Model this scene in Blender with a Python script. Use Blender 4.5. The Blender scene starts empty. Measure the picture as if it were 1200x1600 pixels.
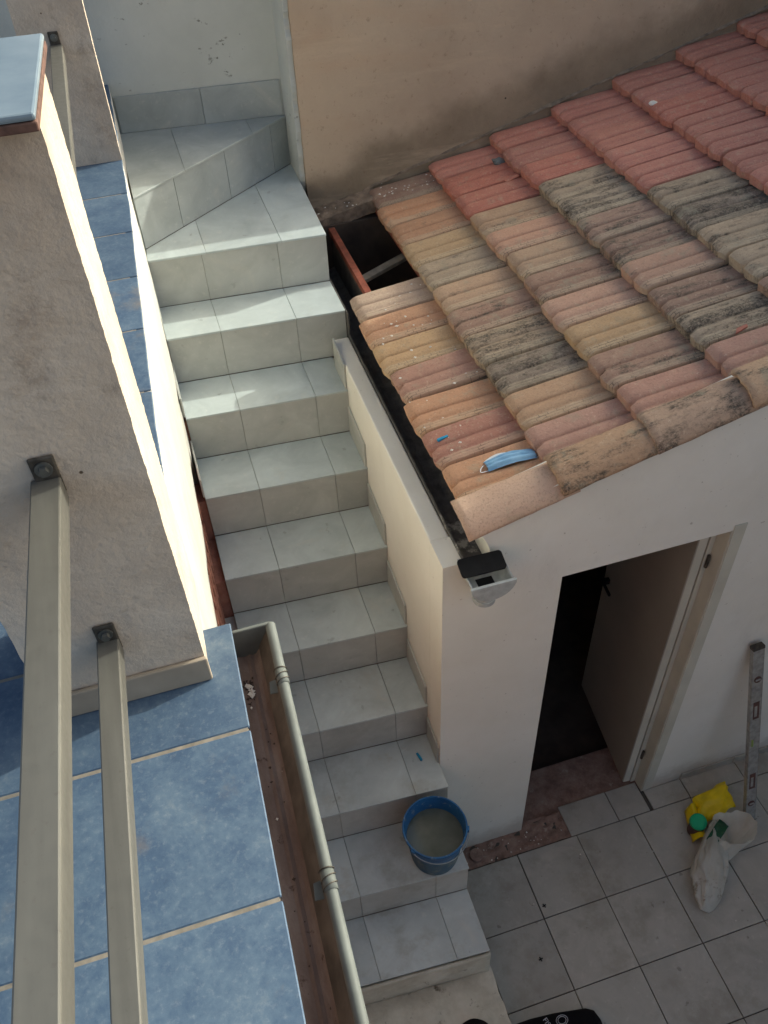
import bpy, bmesh, math, random
from mathutils import Vector, Matrix, noise
random.seed(7)
S = bpy.context.scene
COL = S.collection

# ------------------------------------------------------------------ camera
YAW, PITCH, ROLL, FPX = 0.2607, 0.7810, -0.0540, 1355.7
fw = Vector((math.sin(YAW)*math.cos(PITCH), math.cos(YAW)*math.cos(PITCH), -math.sin(PITCH)))
r0 = Vector((math.cos(YAW), -math.sin(YAW), 0)); u0 = r0.cross(fw)
rt = math.cos(ROLL)*r0 + math.sin(ROLL)*u0; up = -math.sin(ROLL)*r0 + math.cos(ROLL)*u0
cd = bpy.data.cameras.new('camera'); cam = bpy.data.objects.new('camera', cd); COL.objects.link(cam)
cam.matrix_world = Matrix(((rt.x, up.x, -fw.x, -0.6722), (rt.y, up.y, -fw.y, -3.5561), (rt.z, up.z, -fw.z, 2.0637), (0, 0, 0, 1)))
cd.sensor_fit = 'HORIZONTAL'; cd.sensor_width = 36; cd.lens = 36*FPX/1200
cd.clip_start = 0.02; cd.clip_end = 2000
S.camera = cam

# ------------------------------------------------------------------ sky, sun, exposure
SUN_AZ, SUN_EL = math.radians(13.5), math.radians(26)       # azimuth measured from +X towards +Y
w = bpy.data.worlds.new('World'); S.world = w; w.use_nodes = True
nt = w.node_tree; bg = nt.nodes['Background']
sky = nt.nodes.new('ShaderNodeTexSky'); sky.sky_type = 'NISHITA'; sky.sun_disc = False
sky.sun_elevation = SUN_EL; sky.sun_rotation = math.pi/2 - SUN_AZ
sky.air_density = 0.55; sky.dust_density = 6.0; sky.ozone_density = 0.5; sky.altitude = 100
nt.links.new(sky.outputs[0], bg.inputs[0]); bg.inputs[1].default_value = 0.15
sd = bpy.data.lights.new('sun', 'SUN'); sun = bpy.data.objects.new('sun', sd); COL.objects.link(sun)
sd.energy = 2.0; sd.angle = math.radians(0.55); sd.color = (1.0, 0.965, 0.91)
sv = Vector((math.cos(SUN_EL)*math.cos(SUN_AZ), math.cos(SUN_EL)*math.sin(SUN_AZ), math.sin(SUN_EL)))
sun.rotation_euler = sv.to_track_quat('Z', 'Y').to_euler(); sun.location = sv*20
vs = S.view_settings
vs.view_transform = 'Standard'; vs.look = 'None'; vs.gamma = 1; vs.use_curve_mapping = False
vs.exposure = 0.88
vs.use_white_balance = True; vs.white_balance_temperature = 6500; vs.white_balance_tint = -1

# ------------------------------------------------------------------ materials
def lin(r, g, b):
    f = lambda c: (c/255/12.92) if c/255 <= .04045 else ((c/255+.055)/1.055)**2.4
    return (f(r), f(g), f(b))
class NT:
    def __init__(s, name):
        s.m = bpy.data.materials.new(name); s.m.use_nodes = True
        s.t = s.m.node_tree; s.b = s.t.nodes['Principled BSDF']
        g = s.t.nodes.new('ShaderNodeNewGeometry'); s.pos = g.outputs['Position']; s.nrm = g.outputs['Normal']
        tc = s.t.nodes.new('ShaderNodeTexCoord'); s.obj = tc.outputs['Object']
        oi = s.t.nodes.new('ShaderNodeObjectInfo'); s.rnd = oi.outputs['Random']; s.ocol = oi.outputs['Color']; s.oalpha = oi.outputs['Alpha']
    def link(s, a, b): s.t.links.new(a, b)
    def val(s, node, k, v):
        if hasattr(v, 'is_output'): s.link(v, node.inputs[k])
        else: node.inputs[k].default_value = v
    def math(s, op, a, b=0.0, clamp=False):
        n = s.t.nodes.new('ShaderNodeMath'); n.operation = op; n.use_clamp = clamp
        s.val(n, 0, a); s.val(n, 1, b); return n.outputs[0]
    def noise(s, scale, detail=4, rough=.55, vec=None, stretch=None, dist=0.0):
        n = s.t.nodes.new('ShaderNodeTexNoise'); n.inputs['Scale'].default_value = scale
        n.inputs['Detail'].default_value = detail; n.inputs['Roughness'].default_value = rough; n.inputs['Distortion'].default_value = dist
        v = vec or s.pos
        if stretch:
            mp = s.t.nodes.new('ShaderNodeMapping'); mp.inputs['Scale'].default_value = stretch; s.link(v, mp.inputs[0]); v = mp.outputs[0]
        s.link(v, n.inputs['Vector']); return n.outputs['Fac']
    def voro(s, scale, vec=None, feature='F1'):
        n = s.t.nodes.new('ShaderNodeTexVoronoi'); n.inputs['Scale'].default_value = scale; n.feature = feature
        s.link(vec or s.pos, n.inputs['Vector']); return n.outputs['Distance']
    def ramp(s, fac, stops):
        n = s.t.nodes.new('ShaderNodeValToRGB'); e = n.color_ramp.elements
        while len(e) < len(stops): e.new(.5)
        for el, (p, c) in zip(e, stops):
            el.position = p; el.color = (*c, 1) if hasattr(c, '__len__') else (c, c, c, 1)
        s.val(n, 0, fac); return n.outputs[0]
    def step(s, fac, lo, hi):
        n = s.t.nodes.new('ShaderNodeMapRange'); n.interpolation_type = 'SMOOTHSTEP'
        s.val(n, 0, fac); n.inputs[1].default_value = lo; n.inputs[2].default_value = hi; return n.outputs[0]
    def mix(s, fac, a, b, mode='MIX'):
        n = s.t.nodes.new('ShaderNodeMix'); n.data_type = 'RGBA'; n.blend_type = mode
        s.val(n, 0, fac)
        for k, v in ((6, a), (7, b)):
            if hasattr(v, 'is_output'): s.link(v, n.inputs[k])
            else: n.inputs[k].default_value = (*v, 1)
        return n.outputs[2]
    def xyz(s, vec=None):
        n = s.t.nodes.new('ShaderNodeSeparateXYZ'); s.link(vec or s.pos, n.inputs[0]); return n.outputs
    def bump(s, h, strength, dist=.01):
        n = s.t.nodes.new('ShaderNodeBump'); n.inputs['Strength'].default_value = strength; n.inputs['Distance'].default_value = dist
        s.link(h, n.inputs['Height'])
        p = s.b.inputs['Normal']
        if p.is_linked: s.link(p.links[0].from_socket, n.inputs['Normal'])
        s.link(n.outputs[0], p)
    def done(s, col, rough=.6, metal=0.0, spec=None):
        s.val(s.b, 'Base Color', col if hasattr(col, 'is_output') else (*col, 1)); s.val(s.b, 'Roughness', rough); s.b.inputs['Metallic'].default_value = metal
        if spec is not None: s.b.inputs['Specular IOR Level'].default_value = spec
        return s.m
MAT = {}
def simple(name, c, rough=.6, metal=0., var=.12, scale=30, bump=0., bscale=60, bdist=.003, spec=None):
    n = NT(name); f = n.noise(scale, 5)
    d = tuple(x*(1-var*1.6) for x in c); l = tuple(min(1, x*(1+var*1.2)) for x in c)
    col = n.ramp(f, [(.3, d), (.7, l)])
    if bump: n.bump(n.noise(bscale, 4), bump, bdist)
    MAT[name] = n.done(col, rough, metal, spec); return MAT[name]

# glazed grey stair tile: cloudy cement look, light dust and drip marks
def stair_tile(name, a, b, dust):
    n = NT(name)
    off = n.math('MULTIPLY', n.rnd, 37.0)
    cb = n.t.nodes.new('ShaderNodeVectorMath'); cb.operation = 'ADD'; n.link(n.pos, cb.inputs[0]); n.link(off, cb.inputs[1]); v = cb.outputs[0]
    f = n.noise(5.5, 7, .62, v, dist=.6); col = n.ramp(f, [(.25, a), (.75, b)])
    col = n.mix(n.math('MULTIPLY', n.step(n.noise(34, 5, .7, v), .55, .75), .22), col, lin(225, 220, 208))
    col = n.mix(n.math('MULTIPLY', n.step(n.noise(9, 6, .75), .58, .74), dust), col, lin(205, 196, 178))
    col = n.mix(n.math('MULTIPLY', n.step(n.noise(21, 3, .5), .69, .73), dust*1.1), col, lin(95, 88, 78))
    X = n.xyz(); low = n.step(X[2], -.5, -1.9)
    c2 = n.math('MULTIPLY', n.math('MULTIPLY', n.step(n.noise(4.5, 8, .72), .47, .66), low), .40); col = n.mix(c2, col, lin(128, 118, 98))
    col = n.mix(n.math('MULTIPLY', n.step(n.noise(1.9, 7, .7, dist=1.5), .56, .70), .22), col, lin(212, 204, 188))
    tint = n.math('MULTIPLY_ADD', n.rnd, .12); tint.node.inputs[2].default_value = .94
    h = n.t.nodes.new('ShaderNodeHueSaturation'); n.link(col, h.inputs['Color']); n.link(tint, h.inputs['Value'])
    n.bump(n.noise(90, 3, .5), .06, .002)
    MAT[name] = n.done(h.outputs[0], n.ramp(n.noise(12, 4), [(.3, .38), (.7, .6)]))
stair_tile('tread_tile', lin(166, 174, 173), lin(196, 204, 202), .24)
stair_tile('riser_tile', lin(162, 163, 156), lin(189, 190, 183), .16)
stair_tile('landing_tile', lin(150, 155, 152), lin(178, 183, 180), .12)
stair_tile('floor_tile', lin(162, 157, 146), lin(186, 181, 170), .42)
simple('grout', lin(86, 80, 72), .9)
simple('stair_grout', lin(128, 120, 108), .9)
# raw mortar / concrete
n = NT('concrete'); f = n.noise(7, 8, .65)
c = n.ramp(f, [(.25, lin(168, 160, 140)), (.55, lin(204, 199, 182)), (.8, lin(220, 216, 202))])
c = n.mix(n.step(n.noise(16, 6, .7), .6, .72), c, lin(108, 98, 80))
n.bump(n.noise(22, 7, .65), .5, .012); MAT['concrete'] = n.done(c, .92)
# white limewash / painted plaster, slightly creamy, faint stains
def paint(name, a, b, stain=lin(150, 140, 122), samt=.25, flecks=0., bump=.12, base=None):
    n = NT(name); c = n.ramp(n.noise(2.4, 6, .6), [(.3, a), (.7, b)])
    c = n.mix(n.math('MULTIPLY', n.step(n.noise(5, 8, .7, stretch=(1, 1, .45)), .56, .78), samt), c, stain)
    if flecks:
        k = n.step(n.noise(30, 5, .62, stretch=(.6, 1, 1)), .635, .67); k2 = n.step(n.noise(3.6, 4), .44, .60)
        c = n.mix(n.math('MULTIPLY', n.math('MULTIPLY', k, k2), flecks), c, lin(92, 88, 78))
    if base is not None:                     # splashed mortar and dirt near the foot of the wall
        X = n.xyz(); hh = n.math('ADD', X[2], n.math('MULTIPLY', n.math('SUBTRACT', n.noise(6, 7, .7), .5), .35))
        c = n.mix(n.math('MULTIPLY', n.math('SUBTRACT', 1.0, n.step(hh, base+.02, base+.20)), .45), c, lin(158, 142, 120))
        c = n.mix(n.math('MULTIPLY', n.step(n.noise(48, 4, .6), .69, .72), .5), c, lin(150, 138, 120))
    n.bump(n.noise(13, 7, .6), bump, .01); n.bump(n.noise(70, 4, .6), bump*.6, .003)
    MAT[name] = n.done(c, .85)
paint('white_paint', lin(184, 186, 178), lin(201, 202, 194), flecks=.75, samt=.2, bump=.3)
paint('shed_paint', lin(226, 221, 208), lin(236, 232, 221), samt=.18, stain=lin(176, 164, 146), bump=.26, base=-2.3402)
paint('lime_plaster', lin(186, 182, 172), lin(208, 205, 196), samt=.35, stain=lin(168, 158, 140), bump=.6)
paint('shade_wall_paint', lin(196, 186, 168), lin(212, 203, 186), samt=.3)
# rough stucco of the pillars
n = NT('stucco'); c = n.ramp(n.noise(3.4, 8, .65), [(.28, lin(176, 158, 140)), (.5, lin(195, 179, 161)), (.75, lin(212, 198, 181))])
c = n.mix(n.math('MULTIPLY', n.step(n.noise(9, 8, .75), .54, .74), .55), c, lin(136, 116, 98))
c = n.mix(n.step(n.voro(9.0), .035, .015), c, lin(84, 70, 56))
n.bump(n.noise(20, 8, .62), .45, .02); n.bump(n.noise(110, 5, .6), .35, .004)
MAT['stucco'] = n.done(c, .93)
# ochre rendered wall with damp band that follows the roof line
n = NT('ochre_render'); X = n.xyz()
c = n.ramp(n.noise(1.7, 7, .6), [(.25, lin(174, 153, 130)), (.5, lin(188, 167, 143)), (.75, lin(199, 178, 152))])
c = n.mix(n.math('MULTIPLY', n.step(n.noise(3.2, 6, .6, stretch=(.5, 1, 1.6)), .48, .75), .55), c, lin(188, 158, 130))
rise = n.math('SUBTRACT', X[2], n.math('MULTIPLY_ADD', X[0], .286)); rise.node.inputs[1].links[0].from_node.inputs[2].default_value = .05
edge = n.math('ADD', rise, n.math('MULTIPLY', n.math('SUBTRACT', n.noise(3.0, 6, .62), .5), .34))
damp = n.math('SUBTRACT', 1.0, n.step(edge, .09, .25))
c = n.mix(n.math('MULTIPLY', damp, .8), c, n.ramp(n.noise(5, 7, .65), [(.3, lin(112, 99, 80)), (.7, lin(150, 133, 110))]))
c = n.mix(n.step(n.voro(6.0), .035, .02), c, lin(70, 56, 44))
c = n.mix(n.math('MULTIPLY', n.step(n.noise(30, 6, .75), .58, .68), .4), c, lin(120, 98, 76))
c = n.mix(n.math('MULTIPLY', n.step(n.noise(2.6, 8, .7, stretch=(.35, 1, 2.2)), .55, .66), .35), c, lin(206, 182, 154))
n.bump(n.noise(9, 8, .66), .55, .016); n.bump(n.noise(80, 4), .4, .004)
MAT['ochre_render'] = n.done(c, .92)
# blue mottled terrace tile
n = NT('blue_tile')
c = n.ramp(n.math('ADD', n.math('MULTIPLY', n.noise(7, 10, .74, dist=.3), .62), n.math('MULTIPLY', n.noise(48, 8, .78), .38)), [(.30, lin(52, 70, 94)), (.45, lin(68, 87, 109)), (.56, lin(84, 102, 120)), (.70, lin(114, 124, 132))])
c = n.mix(n.math('MULTIPLY', n.step(n.noise(90, 6, .75), .50, .72), .30), c, lin(140, 148, 154))
c = n.mix(n.math('MULTIPLY', n.step(n.noise(3.1, 7, .7), .57, .72), .55), c, lin(124, 112, 98))
hs = n.t.nodes.new('ShaderNodeHueSaturation'); n.link(c, hs.inputs['Color'])
tv = n.math('MULTIPLY_ADD', n.rnd, .16); tv.node.inputs[2].default_value = .92; n.link(tv, hs.inputs['Value'])
n.bump(n.noise(40, 5, .6), .18, .003)
MAT['blue_tile'] = n.done(hs.outputs[0], n.ramp(n.noise(9, 5), [(.3, .5), (.7, .72)]), spec=.35)
simple('sand_grout', lin(130, 122, 110), .95, var=.2, scale=40)
n = NT('cap_glaze'); c = n.ramp(n.noise(7, 7, .65), [(.3, lin(104, 120, 132)), (.7, lin(138, 150, 158))])
MAT['cap_glaze'] = n.done(c, .3)
simple('terracotta_edge', lin(98, 72, 62), .9, var=.25, scale=60, bump=.4)
# skirting of the pillar: same stucco family, flat
simple('skirting', lin(160, 146, 128), .8, var=.12, scale=9, bump=.15, bscale=30)
# aluminium tube
n = NT('aluminium'); c = n.ramp(n.noise(4, 7, .6, stretch=(6, .6, 6)), [(.3, lin(96, 94, 88)), (.7, lin(114, 112, 105))])
c = n.mix(n.math('MULTIPLY', n.step(n.noise(130, 3, .6), .6, .75), .35), c, lin(92, 86, 78))
MAT['aluminium'] = n.done(c, n.ramp(n.noise(60, 5), [(.3, .42), (.7, .58)]), .35)
simple('dark_steel', lin(84, 78, 70), .6, .5, var=.3, scale=60, bump=.3)
simple('zinc_bolt', lin(120, 122, 120), .4, .8, var=.2)
simple('gutter_inner', lin(94, 86, 78), .7, 0., var=.25, scale=22)
simple('gutter_metal', lin(104, 108, 104), .6, 0., var=.12, scale=18, spec=.3)
n = NT('gutter_dirt'); X = n.xyz()
c = n.ramp(n.noise(7, 9, .68, stretch=(2.2, .7, 1)), [(.25, lin(98, 80, 70)), (.5, lin(130, 112, 102)), (.72, lin(158, 144, 134))])
c = n.mix(n.step(n.noise(30, 6, .7), .6, .72), c, lin(70, 46, 32))
n.bump(n.noise(60, 6, .7), .5, .006); MAT['gutter_dirt'] = n.done(c, .9)
n = NT('bitumen'); c = n.ramp(n.noise(18, 7, .7), [(.3, lin(62, 60, 57)), (.7, lin(104, 100, 95))])
X = n.xyz()
c = n.mix(n.math('MULTIPLY', n.step(n.noise(14, 6, .7), .5, .62), n.step(X[1], -1.40, -1.56)), c, lin(176, 170, 160))
n.bump(n.noise(40, 6, .7), .6, .008); MAT['bitumen'] = n.done(c, .75)
# roof tile: colour and lichen load come from each tile
def roof_mat(name, rough_bump):
    n = NT(name)
    off = n.math('MULTIPLY', n.rnd, 91.0)
    ad = n.t.nodes.new('ShaderNodeVectorMath'); ad.operation = 'ADD'; n.link(n.obj, ad.inputs[0]); n.link(off, ad.inputs[1]); v = ad.outputs[0]
    c = n.mix(n.noise(9, 6, .6, v, (1, 2.5, 1)), n.mix(.30, n.ocol, lin(126, 98, 80)), n.mix(.28, n.ocol, lin(214, 188, 156)))
    c = n.mix(n.math('MULTIPLY', n.step(n.noise(24, 6, .7, v), .52, .75), .35), c, lin(206, 184, 154))
    li = n.math('ADD', n.math('MULTIPLY', n.noise(10, 9, .76, None, (.6, 2.0, .6)), .78), n.math('MULTIPLY', n.noise(14, 9, .76, v, (.7, 1.8, 1)), .22)); thr = n.math('SUBTRACT', .80, n.math('MULTIPLY', n.oalpha, .42))
    k = n.math('MULTIPLY', n.math('SUBTRACT', li, thr), 11.0, True)
    fine = n.step(n.noise(110, 5, .7, v), .36, .56)
    k = n.math('MULTIPLY', n.math('MULTIPLY', k, n.math('MULTIPLY_ADD', fine, .7)), 1.0)
    k.node.inputs[0].links[0].from_node.inputs[1].links[0].from_node.inputs[2].default_value = .3
    c = n.mix(k, c, n.ramp(n.noise(40, 4, .6, v), [(.35, lin(66, 58, 48)), (.65, lin(106, 96, 82))]))
    c = n.mix(n.math('MULTIPLY', n.step(n.noise(120, 6, .78, v), .50, .64), .34), c, lin(104, 80, 66))
    c = n.mix(n.math('MULTIPLY', n.step(n.noise(70, 6, .75, v), .56, .68), .35), c, lin(222, 202, 176))
    g = n.math('MULTIPLY', n.step(n.noise(12, 5, .65, v), .56, .68), n.math('MULTIPLY', n.oalpha, .7))
    c = n.mix(g, c, lin(150, 142, 120))
    P = n.xyz(n.obj); vv = n.math('MULTIPLY', P[1], -1.0)
    band = n.math('MULTIPLY', n.step(n.math('ADD', vv, n.math('MULTIPLY', n.math('SUBTRACT', n.noise(18, 3, .5, v), .5), .02)), .146, .152), n.step(n.oalpha, .15, .35))
    bt = n.t.nodes.new('ShaderNodeTexBrick'); bt.inputs['Scale'].default_value = 1.0; bt.inputs['Brick Width'].default_value = .034; bt.inputs['Row Height'].default_value = .0125; bt.inputs['Mortar Size'].default_value = .0013; bt.offset = .37
    dst = n.t.nodes.new('ShaderNodeVectorMath'); dst.operation = 'ADD'; n.link(n.obj, dst.inputs[0])
    nv = n.math('MULTIPLY', n.math('SUBTRACT', n.noise(30, 3, .5, v), .5), .012); n.link(nv, dst.inputs[1]); n.link(dst.outputs[0], bt.inputs['Vector'])
    c = n.mix(n.math('MULTIPLY', band, .38), c, lin(196, 178, 150))
    c = n.mix(n.math('MULTIPLY', n.math('MULTIPLY', band, n.math('MULTIPLY', bt.outputs['Fac'], n.step(n.noise(14, 4, .6, v), .40, .60))), .62), c, lin(70, 60, 50))
    n.bump(n.noise(60, 7, .7, v), rough_bump, .006); n.bump(li, rough_bump*.5, .01)
    MAT[name] = n.done(c, .9)
roof_mat('roof_tile', .55)
simple('roof_mortar', lin(136, 118, 100), .95, var=.3, scale=25, bump=.8, bscale=30, bdist=.015)
simple('red_batten', lin(138, 74, 56), .7, var=.25, scale=30, bump=.2)
simple('grey_board', lin(140, 130, 114), .85, var=.2, scale=25, bump=.2)
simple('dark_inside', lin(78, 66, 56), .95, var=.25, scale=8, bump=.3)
n = NT('threshold'); c = n.ramp(n.noise(16, 8, .7), [(.28, lin(108, 86, 74)), (.5, lin(144, 116, 102)), (.7, lin(162, 140, 124))])
c = n.mix(n.math('MULTIPLY', n.step(n.noise(22, 7, .7), .58, .72), .6), c, lin(186, 176, 160)); n.bump(n.noise(30, 8, .7), .5, .006); MAT['threshold'] = n.done(c, .95)
simple('door_paint', lin(168, 163, 151), .5, var=.05, scale=4)
simple('door_frame', lin(200, 196, 180), .5, var=.06, scale=6)
simple('black_plastic', (.008, .008, .008), .6, var=.2, spec=.2)
simple('pvc_grey', lin(168, 172, 170), .45, var=.15, scale=30)
simple('hole_shade', (.004, .004, .004), .9)
n = NT('bucket_blue'); c = n.ramp(n.noise(8, 6, .65), [(.3, lin(22, 76, 124)), (.7, lin(42, 106, 156))])
c = n.mix(n.math('MULTIPLY', n.step(n.noise(30, 7, .75), .55, .66), .75), c, lin(150, 160, 160)); MAT['bucket_blue'] = n.done(c, .5)
n = NT('bucket_base'); c = n.ramp(n.noise(14, 7, .7), [(.3, lin(42, 86, 120)), (.55, lin(78, 104, 118)), (.75, lin(140, 140, 128))]); MAT['bucket_base'] = n.done(c, .8)
n = NT('murky_water'); MAT['murky_water'] = n.done(n.ramp(n.noise(12, 3), [(.3, lin(72, 80, 74)), (.7, lin(98, 104, 96))]), .08, spec=.5)
simple('wire', lin(150, 158, 160), .5, .4)
n = NT('mask_blue'); c = n.ramp(n.noise(30, 4), [(.3, lin(118, 164, 200)), (.7, lin(148, 188, 216))]); MAT['mask_blue'] = n.done(c, .85)
simple('mask_white', lin(226, 228, 230), .85, var=.04)
simple('teal_plastic', lin(18, 136, 176), .4, var=.1)
simple('yellow_pack', lin(238, 208, 20), .4, var=.10, scale=14, bump=.4, bscale=18, bdist=.01)
simple('green_lid', lin(20, 170, 110), .4, var=.08)
simple('dark_green', lin(24, 84, 52), .4, var=.2)
n = NT('bag_film'); c = n.ramp(n.noise(9, 6, .6), [(.3, lin(216, 210, 194)), (.6, lin(232, 228, 216)), (.85, lin(240, 237, 228))])
X = n.xyz(); c = n.mix(n.math('MULTIPLY', n.step(n.noise(15, 7, .7), .50, .66), n.step(X[1], -2.20, -2.36)), c, lin(146, 122, 90))
n.bump(n.noise(14, 4, .55, dist=2.5), .35, .012)
MAT['bag_film'] = n.done(c, .32)
tl_ = n.t.nodes.new('ShaderNodeBsdfTranslucent'); n.link(c, tl_.inputs[0]); tp = n.t.nodes.new('ShaderNodeBsdfTransparent')
m1 = n.t.nodes.new('ShaderNodeMixShader'); m1.inputs[0].default_value = .35; n.link(n.b.outputs[0], m1.inputs[1]); n.link(tl_.outputs[0], m1.inputs[2])
m2 = n.t.nodes.new('ShaderNodeMixShader'); m2.inputs[0].default_value = .14; n.link(m1.outputs[0], m2.inputs[1]); n.link(tp.outputs[0], m2.inputs[2])
n.link(m2.outputs[0], n.t.nodes['Material Output'].inputs[0])
simple('level_alu', lin(160, 158, 152), .45, .3, var=.18, scale=40)
simple('level_red', lin(92, 62, 54), .6, var=.2)
simple('vial_green', lin(150, 170, 90), .3)
simple('plaster_bit', lin(226, 220, 208), .9, var=.08)
simple('stone_grey', lin(112, 116, 112), .9, var=.2, bump=.4)
n = NT('black_cloth'); n.bump(n.noise(300, 2), .2, .001); MAT['black_cloth'] = n.done((.008, .008, .010), .95, spec=.15)
simple('white_print', (.55, .55, .56), .7)
n = NT('brick'); c = n.ramp(n.noise(22, 7, .7), [(.3, lin(132, 84, 68)), (.7, lin(168, 118, 100))]); n.bump(n.noise(60, 6, .7), .5, .006); MAT['brick'] = n.done(c, .95)
n = NT('earth'); c = n.ramp(n.noise(1.1, 8, .65), [(.3, lin(116, 104, 88)), (.7, lin(150, 138, 120))]); n.bump(n.noise(6, 8, .7), .4, .05); MAT['earth'] = n.done(c, .95)

# ------------------------------------------------------------------ mesh helpers
class MB:
    def __init__(s): s.v = []; s.f = []
    def add(s, v, f):
        o = len(s.v); s.v += [tuple(p) for p in v]; s.f += [tuple(i+o for i in q) for q in f]; return s
    def box(s, x0, x1, y0, y1, z0, z1):
        return s.add([(x0,y0,z0),(x1,y0,z0),(x1,y1,z0),(x0,y1,z0),(x0,y0,z1),(x1,y0,z1),(x1,y1,z1),(x0,y1,z1)],
                     [(0,3,2,1),(4,5,6,7),(0,1,5,4),(1,2,6,5),(2,3,7,6),(3,0,4,7)])
    def hexa(s, low, high):          # 4 low points counter-clockwise, 4 high points
        return s.add(list(low)+list(high), [(0,3,2,1),(4,5,6,7),(0,1,5,4),(1,2,6,5),(2,3,7,6),(3,0,4,7)])
    def prism(s, poly, ax, a, b):    # polygon in the plane across axis ax, extruded from a to b
        def P(p, t): return (t, p[0], p[1]) if ax == 0 else (p[0], t, p[1]) if ax == 1 else (p[0], p[1], t)
        k = len(poly)
        return s.add([P(p, a) for p in poly]+[P(p, b) for p in poly],
                     [tuple(range(k))[::-1], tuple(range(k, 2*k))]+[(i, (i+1) % k, (i+1) % k+k, i+k) for i in range(k)])
    def tube(s, path, r, n=8, caps=True, radii=None):
        path = [Vector(p) for p in path]; vs, fs = [], []
        for i, p in enumerate(path):
            t = (path[min(i+1, len(path)-1)]-path[max(i-1, 0)]).normalized()
            a = t.cross(Vector((0, 0, 1)) if abs(t.z) < .9 else Vector((1, 0, 0))).normalized(); b = t.cross(a)
            rr = radii[i] if radii else r
            for k in range(n):
                th = 2*math.pi*k/n; vs.append(p+(a*math.cos(th)+b*math.sin(th))*rr)
        for i in range(len(path)-1):
            for k in range(n): fs.append((i*n+k, i*n+(k+1) % n, (i+1)*n+(k+1) % n, (i+1)*n+k))
        if caps: fs += [tuple(range(n)), tuple(range((len(path)-1)*n, len(path)*n))[::-1]]
        return s.add(vs, fs)
    def lathe(s, prof, c, n=40):     # prof: (r, z), open
        vs = [(c[0]+r*math.cos(2*math.pi*k/n), c[1]+r*math.sin(2*math.pi*k/n), c[2]+z) for r, z in prof for k in range(n)]
        return s.add(vs, [(i*n+k, i*n+(k+1) % n, (i+1)*n+(k+1) % n, (i+1)*n+k) for i in range(len(prof)-1) for k in range(n)])
    def grid(s, fn, nu, nv):
        vs = [fn(i/nu, j/nv) for i in range(nu+1) for j in range(nv+1)]
        return s.add(vs, [(i*(nv+1)+j, (i+1)*(nv+1)+j, (i+1)*(nv+1)+j+1, i*(nv+1)+j+1) for i in range(nu) for j in range(nv)])
    def mesh(s, name, bevel=0., smooth=False, seg=2, fix=True):
        me = bpy.data.meshes.new(name); bm = bmesh.new()
        vs = [bm.verts.new(p) for p in s.v]; bm.verts.ensure_lookup_table()
        for q in s.f:
            try: bm.faces.new([vs[i] for i in q])
            except ValueError: pass
        if fix: bmesh.ops.recalc_face_normals(bm, faces=bm.faces)
        if bevel:
            es = [e for e in bm.edges if len(e.link_faces) == 2 and e.calc_face_angle(0) > .5]
            bmesh.ops.bevel(bm, geom=es, offset=bevel, segments=seg, profile=.5, affect='EDGES', clamp_overlap=True)
        bm.to_mesh(me); bm.free()
        if smooth:
            for p in me.polygons: p.use_smooth = True
            me.set_sharp_from_angle(angle=math.radians(38))
        return me
    def build(s, name, mat, parent=None, bevel=0., smooth=False, seg=2, fix=True, auto=None):
        me = s.mesh(name, bevel, smooth, seg, fix); return place(name, me, mat, parent)
def place(name, me, mat, parent=None, loc=None, rot=None):
    if mat is not None and not me.materials: me.materials.append(MAT[mat] if isinstance(mat, str) else mat)
    o = bpy.data.objects.new(name, me); COL.objects.link(o)
    if loc: o.location = loc
    if rot: o.rotation_euler = rot
    if parent:
        o.parent = parent
        if parent.parent is None: o.matrix_parent_inverse = Matrix.Translation(-Vector(parent.location))
    return o
def empty(name, loc, label, cat, group=None):
    o = bpy.data.objects.new(name, None); COL.objects.link(o); o.location = loc; o.empty_display_size = .05
    return tag(o, label, cat, group)
def tag(o, label=None, cat=None, group=None, kind=None):
    for k, v in (('label', label), ('category', cat), ('group', group), ('kind', kind)):
        if v: o[k] = v
    return o
def rough_edges(me, amp, scale=14):
    for v in me.vertices:
        v.co += noise.noise_vector(v.co*scale)*amp

# ------------------------------------------------------------------ common measures (metres; floor of tread B is z = 0)
G, H, TH = 0.2654, 0.2344, -0.0584       # going, riser, skew of the step lines
ZF = -2.3402                             # courtyard floor
YW = -1.7556                             # front face of the shed
ZT = 0.70                                # terrace floor
XL = -0.71                               # left side of the stair
TL = 0.3325                              # tile size
ZTOP = 0.475
def roofz(x): return 0.04+0.286*x
def ysh(y, x): return y+TH*x

# ------------------------------------------------------------------ ground
g = MB().grid(lambda u, v: (-400+800*u, -400+800*v, ZF-.30), 8, 8).build('ground', 'earth'); tag(g, kind='structure')

# courtyard floor: screed bed plus each tile
bed = MB().box(-.75, 2.6, -4.6, YW+.02, ZF-.2, ZF-.011).build('courtyard_floor', 'grout'); tag(bed, kind='structure')
FX, FY = .3837, -1.8732
gap = .0022
def floor_piece(x0, x1, y0, y1):
    dz = random.uniform(-.0012, .0012); e = random.uniform(-.0008, .0008)
    MB().box(x0+gap+e, x1-gap+e, y0+gap, y1-gap, ZF-.010, ZF+dz).build('floor_tile', 'floor_tile', bed, bevel=.0012, seg=1)
for i in range(-1, 7):
    for j in range(0, 8):
        floor_piece(FX+i*TL, FX+(i+1)*TL, FY-(j+1)*TL, FY-j*TL)
for x0, x1, y1 in ((.690, .965, YW+.055), (.965, 1.148, YW+.055), (1.165, 1.385, YW-.001), (1.385, 1.717, YW-.001), (1.717, 2.05, YW-.001), (2.05, 2.38, YW-.001)):
    floor_piece(x0, x1, FY, y1)

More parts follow.
